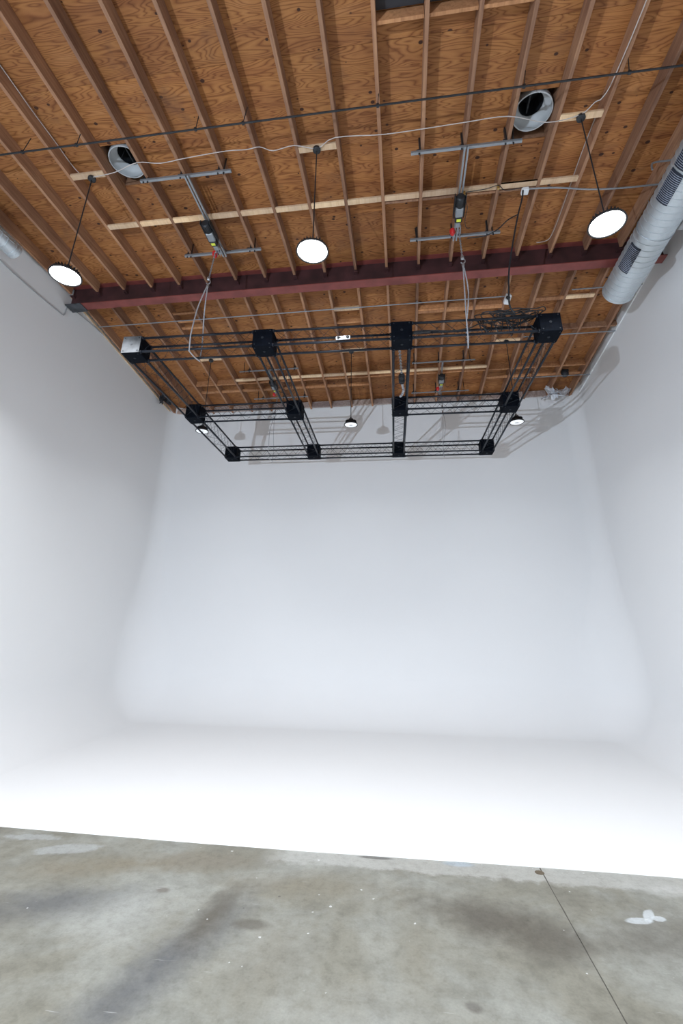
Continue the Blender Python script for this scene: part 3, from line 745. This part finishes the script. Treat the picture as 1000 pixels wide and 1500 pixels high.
b = B_(); tube(b, (0, 0, 0), (1.32, 0, 0), .013, 8); mesh_obj('tube', b, MT['strut'], c6, True)

lc = thing('wall_conduit', 'thin grey brown conduit bent down and up along the left wall top', 'conduit', (XL + .012, 5.50, 6.0 + H0))
b = B_(); cable(b, [(0, 0, .02), (0, .2, 0), (0, .9, .01), (0, 1.55, .05), (0, 1.60, .07), (0, 1.63, .13), (0, 1.64, .30), (0, 1.66, .34), (0, 1.75, .36), (0, 2.3, .42), (0, 2.9, .45)], .011, 6, 3); mesh_obj('tube', b, MT['dustwall'], lc, True)

# spotlight / camera at the end of the rear conduit
sc = thing('small_camera', 'small white camera on a black stem beside the top of the cable bundle', 'camera', V(2.30, 8.05, 6.45))
b = B_(); tube(b, (.04, 0, .10), (0, 0, -.02), .02, 8); mesh_obj('stem', b, MT['iron'], sc)
mt_ = Matrix.Rotation(math.radians(60), 3, 'X') @ Matrix.Rotation(math.radians(12), 3, 'Y')
b = B_(); box(b, (-.01, -.03, -.10), (.11, .10, .20), mt_, bev=.012); mesh_obj('body', b, MT['white'], sc)
b = B_(); lathe(b, [(0, -.0), (.032, 0), (.040, .02), (.040, .05)], 16, (-.02, -.15, -.17), Matrix.Rotation(math.radians(-35), 3, 'X')); mesh_obj('lens', b, MT['dark'], sc, True)

# black speaker-like box at the rear right and the torn wrap next to it
sp = thing('small_speaker', 'small dark round speaker tucked between joists at the rear right corner', 'speaker', V(4.28, 10.92, 6.16))
b = B_(); lathe(b, [(0, -.03), (.07, -.03), (.085, -.01), (.09, .05), (.05, .07), (0, .07)], 20); mesh_obj('cone', b, MT['dark'], sp, True)
b = B_(); box(b, (0, 0, .10), (.16, .16, .06), bev=.01); mesh_obj('bracket', b, MT['iron'], sp)
def crumple(name, label, cat, pos, size, mat, seed, sheets=7):
    rnd = random.Random(seed); b = B_(); 
    for s in range(sheets):
        n = 5; g = []
        ax = Vector((rnd.uniform(-1, 1), rnd.uniform(-.5, .5), rnd.uniform(-.7, .5))).normalized(); ay = ax.cross(Vector((rnd.uniform(-1, 1), rnd.uniform(-1, 1), rnd.uniform(-.4, .4)))).normalized()
        c0 = Vector((rnd.uniform(-.5, .5) * size[0], rnd.uniform(-.5, .5) * size[1], rnd.uniform(-.5, .5) * size[2]))
        for i in range(n):
            row = []
            for j in range(n):
                p = c0 + ax * (i / (n - 1) - .5) * size[0] * .9 + ay * (j / (n - 1) - .5) * size[1] * .7 + Vector((rnd.uniform(-.03, .03), rnd.uniform(-.03, .03), rnd.uniform(-.03, .03)))
                row.append(b.verts.new(p))
            g.append(row)
        for i in range(n - 1):
            for j in range(n - 1): b.faces.new((g[i][j], g[i + 1][j], g[i + 1][j + 1], g[i][j + 1]))
    me = bpy.data.meshes.new(name); b.to_mesh(me); b.free(); me.materials.append(mat)
    o = bpy.data.objects.new(name, me); C.objects.link(o); o.location = pos
    md = o.modifiers.new('thickness', 'SOLIDIFY'); md.thickness = .004
    return tag(o, label, cat)
crumple('torn_wrap', 'torn white insulation wrap hanging in the rear right ceiling corner', 'wrap', V(4.25, 11.55, 5.98), (.42, .25, .10), MT['foil'], 3)
crumple('roofing_felt', 'loose dark felt scrap in the rear left ceiling corner', 'felt', V(-6.66, 10.95, 6.08), (.14, .35, .06), MT['feltshade'], 5, 5)

# ------------------------------------------------------------------ strut frames and hoists
def channel(b, p0, p1, w=.036, h=.036):
    p0, p1 = Vector(p0), Vector(p1); d = p1 - p0; ln = d.length; c = (p0 + p1) / 2
    ang = math.atan2(d.y, d.x); rot = Matrix.Rotation(ang, 3, 'Z')
    t = .005
    box(b, c + Vector((0, 0, -h / 2)), (ln, w, t), rot)                       # closed face, down
    box(b, c + rot @ Vector((0, w / 2, 0)), (ln, t, h), rot); box(b, c + rot @ Vector((0, -w / 2, 0)), (ln, t, h), rot)
    box(b, c + rot @ Vector((0, w / 2 - .006, h / 2)), (ln, .012, t), rot); box(b, c + rot @ Vector((0, -w / 2 + .006, h / 2)), (ln, .012, t), rot)
def make_frame(x0, x1, ya, yb, zc, ym, seed, label, rear=False):
    """two cross channels under the joists and one lengthwise channel pair below them"""
    rnd = random.Random(seed)
    t = thing('strut_frame', label, 'strut frame', (x0, ya, zc), 0, 'ceiling strut frames')
    zb = (yb - ya) * (-.108) if rear else 0.0
    ws = .022 if rear else .036
    b = B_(); channel(b, (0, 0, 0), (x1 - x0, 0, 0), ws, ws); mesh_obj('channel', b, MT['strut'], t)
    b = B_(); channel(b, (0, yb - ya, zb), (x1 - x0, yb - ya, zb), ws, ws); mesh_obj('channel', b, MT['strut'], t)
    b = B_()
    for s in ((-.012, .012) if rear else (-.024, .024)):
        rot = Matrix.Rotation(-math.atan2(-zb, yb - ya), 3, 'X')
        box(b, (ym - x0 + s, (yb - ya) / 2, -.045 + zb / 2), (.014 if rear else .024, yb - ya + .1, .036), rot)
    mesh_obj('lengthwise_channel', b, MT['strut'], t)
    for yy, zz in ((0, 0), (yb - ya, zb)):
        for x in [j for j in joist_x if x0 < j < x1]:
            b = B_(); box(b, (x - x0 - JW / 2 - .012, yy, .15 + zz), (.022, .045, .25)); box(b, (x - x0 - JW / 2 - .03, yy, .024 + zz), (.06, .05, .010)); tube(b, (x - x0 - .05, yy, -.04 + zz), (x - x0 - .05, yy, .06 + zz), .012, 6); mesh_obj('angle_bracket', b, MT['iron'], t)
        for x in (.12, x1 - x0 - .12):
            b = B_(); tube(b, (x, yy, -.05 + zz), (x + rnd.uniform(-.02, .02), yy, .27 + zz), .012 if not rear else .008, 6); mesh_obj('threaded_rod', b, MT['iron'], t)
    return t
ZS = ZJ - .055
make_frame(-3.86, -2.39, 4.74, 6.28, ZS, -3.09, 1, 'galvanised strut frame carrying the left front hoist under the ceiling')
make_frame(0.31, 1.86, 4.80, 6.40, ZS, 1.09, 2, 'galvanised strut frame carrying the right front hoist under the ceiling')
make_frame(-4.07, -2.50, 9.98, 11.25, zrear(9.98) - .05, -3.28, 3, 'rear strut frame behind the second truss column from left', True)
make_frame(0.38, 1.92, 10.05, 11.35, zrear(10.05) - .05, 1.13, 4, 'rear strut frame seen through the right rear truss bay', True)

def make_hoist():
    """electric chain hoist slung lengthwise along y, hook end at +y"""
    t = thing('chain_hoist', '', 'hoist')
    b = B_(); lathe(b, [(0, 0), (.075, .0), (.092, .015), (.095, .05), (.095, .16), (.085, .18), (0, .18)], 20, mat=Matrix.Rotation(-PI / 2, 3, 'X')); m0 = mesh_obj('motor', b, MT['iron'], t, True)
    b = B_()
    for k in range(12):
        a = 2 * PI * k / 12; box(b, (math.cos(a) * .094, .1, math.sin(a) * .094), (.02, .13, .006), Matrix.Rotation(-a, 3, 'Y'))
    mesh_obj('cooling_rib', b, MT['iron'], m0)['kind'] = 'stuff'
    b = B_(); box(b, (0, .27, 0), (.17, .19, .17), bev=.02); mesh_obj('gearbox', b, MT['strut'], t)
    b = B_(); box(b, (0, .41, -.01), (.16, .13, .17), bev=.025); g = mesh_obj('control_box', b, MT['iron'], t)
    b = B_(); box(b, (0, .40, -.099), (.095, .05, .006)); mesh_obj('label_plate', b, MT['yellow'], g)
    b = B_(); box(b, (0, .53, -.01), (.12, .12, .12), bev=.02); mesh_obj('chain_guide', b, MT['strut'], t)
    b = B_(); box(b, (-.11, .2, .02), (.02, .42, .10), bev=.004); box(b, (.11, .2, .02), (.02, .42, .10), bev=.004); box(b, (0, .2, .075), (.24, .3, .012)); mesh_obj('mounting_plate', b, MT['iron'], t)
    b = B_(); lathe(b, [(0, -.05), (.035, -.05), (.06, -.01), (.065, .05), (.045, .06), (0, .06)], 14, (-.10, .66, -.08)); tag(mesh_obj('chain_bag', b, MT['redp'], t, True), 'small red bag')
    b = B_()
    for x in (-.05, .02, .07):
        tube(b, (x, .56, -.03), (x + .01, .70, -.08), .010, 6)
    mesh_obj('hook', b, MT['strut'], t)
    b = B_(); cable(b, [(.09, .05, -.02), (.16, .2, -.05), (.14, .42, -.07), (.20, .62, -.03), (.30, .66, .0)], .006, 6, 4); mesh_obj('lead', b, MT['rubber'], t, True)
    return t
h0 = make_hoist()
hs_ = [((-3.10, 5.46, ZS - .165), 'black and silver chain hoist on the left front strut frame', .0),
       ((1.08, 5.46, ZS - .165), 'black and silver chain hoist on the right front strut frame', .0),
       ((-3.27, 10.28, zrear(10.3) - .20), 'chain hoist over the rear edge of the truss behind its second column', -.108),
       ((1.13, 10.40, zrear(10.4) - .20), 'chain hoist seen small through the right rear truss bay', -.108)]
for i, (p, lb, tl) in enumerate(hs_):
    o = h0 if i == 0 else copy_tree(h0)
    o.location = p; o['label'] = lb; o['group'] = 'chain hoists'; o.rotation_euler = (tl, 0, 0)
    o.scale = (.72, .78, .72) if tl else (.74, .96, .84)

# ------------------------------------------------------------------ box truss
ZTR = 3.96 + H0; CS = .305; SX, SY = 1.79, 2.03
TR = thing('lighting_truss', 'black rectangular box truss grid hanging level below the ceiling', 'truss', (-4.25, 5.60, ZTR), math.radians(1.35))
b = B_(); box(b, (CS / 2, CS / 2, CS / 2), (CS, CS, CS), bev=.008)
# round access holes, rims and bolt heads on the faces
corner_me = bpy.data.meshes.new('corner_block'); bmesh.ops.recalc_face_normals(b, faces=b.faces); b.to_mesh(corner_me); b.free(); corner_me.materials.append(MT['blackbox'])
b = B_()
for c_, rot in (((CS / 2, -.001, CS / 2), Matrix.Rotation(PI / 2, 3, 'X')), ((CS / 2, CS / 2, -.001), Matrix.Rotation(PI, 3, 'X')), ((-.001, CS / 2, CS / 2), Matrix.Rotation(-PI / 2, 3, 'Y')), ((CS + .001, CS / 2, CS / 2), Matrix.Rotation(PI / 2, 3, 'Y'))):
    lathe(b, [(.020, .0), (.020, .004), (.012, .004), (.011, -.0), (0, 0.0)], 14, c_, rot)
    for sx_ in (-.115, .115):
        for sy_b in (-.115, .115):
            p = rot @ Vector((sx_, sy_b, 0)); lathe(b, [(.011, 0), (.011, .007), (0, .008)], 6, Vector(c_) + p, rot)
bolt_me = bpy.data.meshes.new('bolt_set'); bmesh.ops.recalc_face_normals(b, faces=b.faces); b.to_mesh(bolt_me); b.free(); bolt_me.materials.append(MT['bolt'])
cols = [(CS + SX) * i for i in range(4)]; rows = [(CS + SY) * i for i in range(3)]
corners = {}
for j, yy in enumerate(rows):
    for i, xx in enumerate(cols):
        o = bpy.data.objects.new('corner_block', corner_me); C.objects.link(o); o.parent = TR; o.location = (xx, yy, 0); corners[(i, j)] = o
        f = bpy.data.objects.new('bolt_set', bolt_me); C.objects.link(f); f.parent = o; f['kind'] = 'stuff'
b = B_(); box(b, (CS / 2, -.003, CS / 2), (CS - .012, .004, CS - .012)); lathe(b, [(.013, -.002), (.013, .003), (0, .003)], 12, (CS / 2, -.006, CS / 2), Matrix.Rotation(PI / 2, 3, 'X'))  # lighter plate paints the near lamp's sheen onto this black block
fp = mesh_obj('sheen_plate', b, MT['brushed'], corners[(0, 0)]); fp['label'] = 'lighter face painted as lamp sheen'
corners[(0, 0)]['label'] = 'corner block with lamp sheen painted on one face'
ins = .028; cr = .0185
def seg_meshes(ln):
    """chords and lacing for a segment along +x starting at x=0; section 0..CS in y and z"""
    ch = B_(); tube(ch, (0, 0, 0), (ln, 0, 0), cr, 8)
    for x in (.012, ln - .012): tube(ch, (x - .011, 0, 0), (x + .011, 0, 0), cr + .009, 8)
    cm = bpy.data.meshes.new('chord'); bmesh.ops.recalc_face_normals(ch, faces=ch.faces); ch.to_mesh(cm); ch.free(); cm.materials.append(MT['black'])
    for p in cm.polygons: p.use_smooth = len(p.vertices) == 4
    lb = B_(); n = int(round(ln / .225)); st = (ln - .06) / n
    lo, hi = ins, CS - ins
    for face in range(4):
        for k in range(n):
            x0 = .03 + k * st; x1 = x0 + st
            for (ua, ub) in ((lo, hi), (hi, lo)) if face in (0, 3) else ((((lo, hi) if k % 2 == 0 else (hi, lo))),):
                if face == 0: a, c = (x0, lo, ua), (x1, lo, ub)
                elif face == 1: a, c = (x0, hi, ua), (x1, hi, ub)
                elif face == 2: a, c = (x0, ua, lo), (x1, ub, lo)
                else: a, c = (x0, ua, hi), (x1, ub, hi)
                if face == 3 and ua == hi: continue
                tube(lb, a, c, .0028, 4, caps=False)
    lm = bpy.data.meshes.new('lacing'); bmesh.ops.recalc_face_normals(lb, faces=lb.faces); lb.to_mesh(lm); lb.free(); lm.materials.append(MT['black'])
    return cm, lm
chX, lcX = seg_meshes(SX); chY, lcY = seg_meshes(SY)
def segment(x, y, along_y):
    e = bpy.data.objects.new('truss_segment', None); C.objects.link(e); e.parent = TR; e.empty_display_size = .1
    if along_y: e.location = (x + CS, y + CS, 0); e.rotation_euler = (0, 0, PI / 2)
    else: e.location = (x + CS, y, 0)
    for yy in (ins, CS - ins):
        for zz in (ins, CS - ins):
            o = bpy.data.objects.new('chord', chY if along_y else chX); C.objects.link(o); o.parent = e; o.location = (0, yy, zz)
    o = bpy.data.objects.new('lacing', lcY if along_y else lcX); C.objects.link(o); o.parent = e; o['kind'] = 'stuff'
for j, yy in enumerate(rows):
    for i in range(3):
        if j == 1 and i == 1: continue
        segment(cols[i], yy, False)
for xx in cols:
    for j in range(2): segment(xx, rows[j], True)
def T(x, y, z):                            # a point given in the truss's own axes
    a = math.radians(1.35); return Vector((-4.25 + x * math.cos(a) - y * math.sin(a), 5.60 + x * math.sin(a) + y * math.cos(a), ZTR + z))

# white twin-knob bracket on the front chord
wb = thing('clamp_bracket', 'small white bracket with two black knobs on the front truss chord', 'bracket', T(3.48, .0, .06))
b = B_(); box(b, (0, -.012, .0), (.21, .02, .062), bev=.006); mesh_obj('plate', b, MT['white'], wb)
for x in (-.07, .07):
    b = B_(); lathe(b, [(.02, 0), (.022, .014), (.012, .026), (0, .027)], 12, (x, -.022, 0), Matrix.Rotation(PI / 2, 3, 'X')); box(b, (x * .62, -.026, .0), (.03, .008, .006)); mesh_obj('knob', b, MT['iron'], wb)
b = B_(); box(b, (0, -.024, 0), (.006, .006, .05)); mesh_obj('divider', b, MT['iron'], wb)

# ------------------------------------------------------------------ chains and slings
def chain_mesh(b, p0, p1, r=.010, link=.045):
    p0, p1 = Vector(p0), Vector(p1); d = p1 - p0; n = max(2, int(d.length / (link * .72))); a, c = frame_from(d); dn_ = d.normalized()
    for k in range(n):
        o = p0 + d * ((k + .5) / n); s = a if k % 2 else c
        pts = [o + s * (link * .3 * math.cos(t)) + dn_ * (link * .5 * math.sin(t)) for t in [2 * PI * j / 6 for j in range(7)]]
        cable(b, pts, r * .55, 4, 1)
def make_rigging(top, x, row, label, slab, spread=.10):
    """chain from the hoist down to a hook, and a white sling in a choke round the truss"""
    sr = .010 if row.y < 8 else .006
    hook = Vector((top[0], top[1] * .75 + row.y * .25, top[2] * .62 + (row.z + CS) * .38))
    t = thing('hoist_chain', label, 'chain', tuple(hook), 0, 'hoist chains')
    b = B_(); chain_mesh(b, Vector(top) - hook, Vector((0, 0, .06))); mesh_obj('links', b, MT['chain'], t)['kind'] = 'stuff'
    b = B_(); cable(b, [(0, 0, .07), (.03, 0, .04), (.035, 0, 0), (0, 0, -.035), (-.03, 0, -.01)], .010, 6, 4); box(b, (0, 0, .08), (.05, .05, .06), bev=.01); mesh_obj('hook', b, MT['chain'], t)
    s = thing('sling', slab, 'sling', tuple(hook), 0, 'truss slings')
    o = row - hook                          # row = bottom front of the truss at the sling point
    b = B_()
    for sgn, yo in ((-1, -.005), (1, CS + .005)):
        cable(b, [(0, 0, -.03), (sgn * spread * .35, o.y * .5 + yo * .3, (o.z + CS) * .5), (o.x + sgn * .02, o.y + yo, o.z + CS + .02), (o.x + sgn * .02, o.y + yo, o.z + CS * .5), (o.x + sgn * .02, o.y + yo + (.02 if sgn < 0 else -.02), o.z - .015)], sr, 6, 5)
    cable(b, [(o.x - .02, o.y - .0, o.z - .015), (o.x, o.y + CS / 2, o.z - .03), (o.x + .02, o.y + CS, o.z - .015)], sr, 6, 4)
    mesh_obj('webbing', b, MT['sling'], s, True)
    b = B_(); lathe(b, [(.020, -.03), (.024, 0), (.020, .03)], 10, (0, 0, -.07)); mesh_obj('shackle', b, MT['chain'], s)
make_rigging((-3.14, 6.03, ZS - .24), -3.1, T(1.13, 0, 0), 'steel chain hanging from the left front hoist', 'white sling looped round the front truss between first and second blocks')
make_rigging((1.10, 6.03, ZS - .24), 1.1, T(5.30, 0, 0), 'steel chain hanging from the right front hoist', 'white sling looped round the front truss between third and fourth blocks')
make_rigging((-3.27, 10.85, zrear(10.9) - .28), -3.3, T(1.14, rows[2], 0), 'thin steel chain hanging behind the left rear truss bay', 'grey sling round the rear truss in the left rear bay', .1)
make_rigging((1.13, 10.95, zrear(11.0) - .28), 1.1, T(5.42, rows[2], 0), 'thin steel chain hanging behind the right rear truss bay', 'grey sling round the rear truss in the right rear bay', .1)

# ------------------------------------------------------------------ cables on the truss
pc = thing('power_cable', 'black power cable dropping from the white junction box to the truss corner', 'cable', V(2.05, 5.60, 6.45))
def rel(p, o): return (Vector(p) - Vector(o))
o0 = V(2.05, 5.60, 6.45)
b = B_(); cable(b, [rel(V(2.05, 5.58, 6.46), o0), rel(V(2.02, 5.60, 6.30), o0), rel(V(1.93, 5.62, 6.0), o0), rel(V(1.83, 5.66, 5.6), o0), rel(V(1.72, 5.70, 5.1), o0), rel(V(1.67, 5.72, 4.7), o0), rel(V(1.66, 5.74, 4.42), o0), rel(V(1.72, 5.76, 4.31), o0)], .013, 6, 5); mesh_obj('cable', b, MT['rubber'], pc, True)
b = B_(); cable(b, [rel(V(1.94, 5.62, 6.02), o0), rel(V(1.86, 5.9, 6.22), o0), rel(V(1.78, 6.25, 6.40), o0), rel(V(1.60, 6.38, 6.42), o0), rel(V(1.30, 6.40, 6.42), o0)], .009, 6, 5); mesh_obj('branch_lead', b, MT['rubber'], pc, True)
cb = thing('cable_bundle', 'tangled coils of black cable piled on the truss beside its front right block', 'cable', T(5.98, .15, CS))
rnd = random.Random(11); b = B_()
for k in range(11):
    cx, cyy = rnd.uniform(-.28, .16), rnd.uniform(-.03, .03); rx, ry = rnd.uniform(.18, .36), rnd.uniform(.08, .13); ph = rnd.uniform(0, 6)
    pts = []
    for j in range(15):
        t = 2 * PI * j / 14 + ph; pts.append((cx + rx * math.cos(t) + rnd.uniform(-.012, .012), cyy + ry * math.sin(t), .02 + .012 * k + rnd.uniform(-.012, .03) + (.03 * math.cos(t * 2))))
    cable(b, pts, .0085, 5, 3)
mesh_obj('coils', b, MT['rubber'], cb, True)
b = B_()
for k in range(7):                         # loose loops hanging down between the chords
    x0 = rnd.uniform(-.6, .2); dp = rnd.uniform(.12, .27); w_ = rnd.uniform(.08, .22)
    cable(b, [(x0, .0, .05), (x0 + w_ * .2, -.03, -dp * .6), (x0 + w_ * .5, .0, -dp), (x0 + w_ * .9, .04, -dp * .5), (x0 + w_, .02, .04)], .008, 5, 4)
cable(b, [(.18, 0, .05), (.30, .02, .13), (.36, .02, .12), (.37, .02, .0)], .01, 5, 4)
mesh_obj('hanging_loops', b, MT['rubber'], cb, True)
lead = thing('truss_lead', 'black lead trailing along the front truss towards the middle bays', 'cable', T(4.6, .15, .3))
b = B_(); cable(b, [(-.20, -.05, -.13), (.1, -.06, -.12), (.5, .02, -.10), (.75, .05, -.05), (.9, .05, .01), (1.2, .0, .01), (1.5, .02, .04)], .009, 6, 4); cable(b, [(-.22, -.08, -.16), (.0, -.08, -.165), (.16, -.07, -.15)], .018, 6, 3); mesh_obj('cable', b, MT['rubber'], lead, True)
cn = thing('cable_connector', 'chunky black connector with coiled leads inside the third truss column', 'connector', T(cols[2] + .17, 1.25, .12))
b = B_(); tube(b, (0, -.02, 0), (.0, .22, 0), .045, 12); tube(b, (0, .02, 0), (0, .05, 0), .053, 12); tube(b, (0, .14, 0), (0, .18, 0), .053, 12); mesh_obj('body', b, MT['rubber'], cn, True)
b = B_()
for k in range(7): 
    yk = .0 + k * .032; cable(b, [(.05 * math.cos(t), yk + .02 * t / 6.28, .05 * math.sin(t)) for t in [2 * PI * j / 8 for j in range(9)]], .006, 5, 2)
mesh_obj('coiled_lead', b, MT['rubber'], cn, True)
b = B_(); chain_mesh(b, (-.03, -.85, .03), (-.0, -.04, .02), .013, .06); mesh_obj('front_chain', b, MT['chain'], cn)['kind'] = 'stuff'
b = B_(); cable(b, [(.0, .22, 0), (.02, .45, .02), (.03, .62, .04), (.0, .70, .0), (-.03, .66, -.05)], .022, 6, 4); tag(mesh_obj('rear_lead', b, MT['sling'], cn, True), 'grey rear lead')
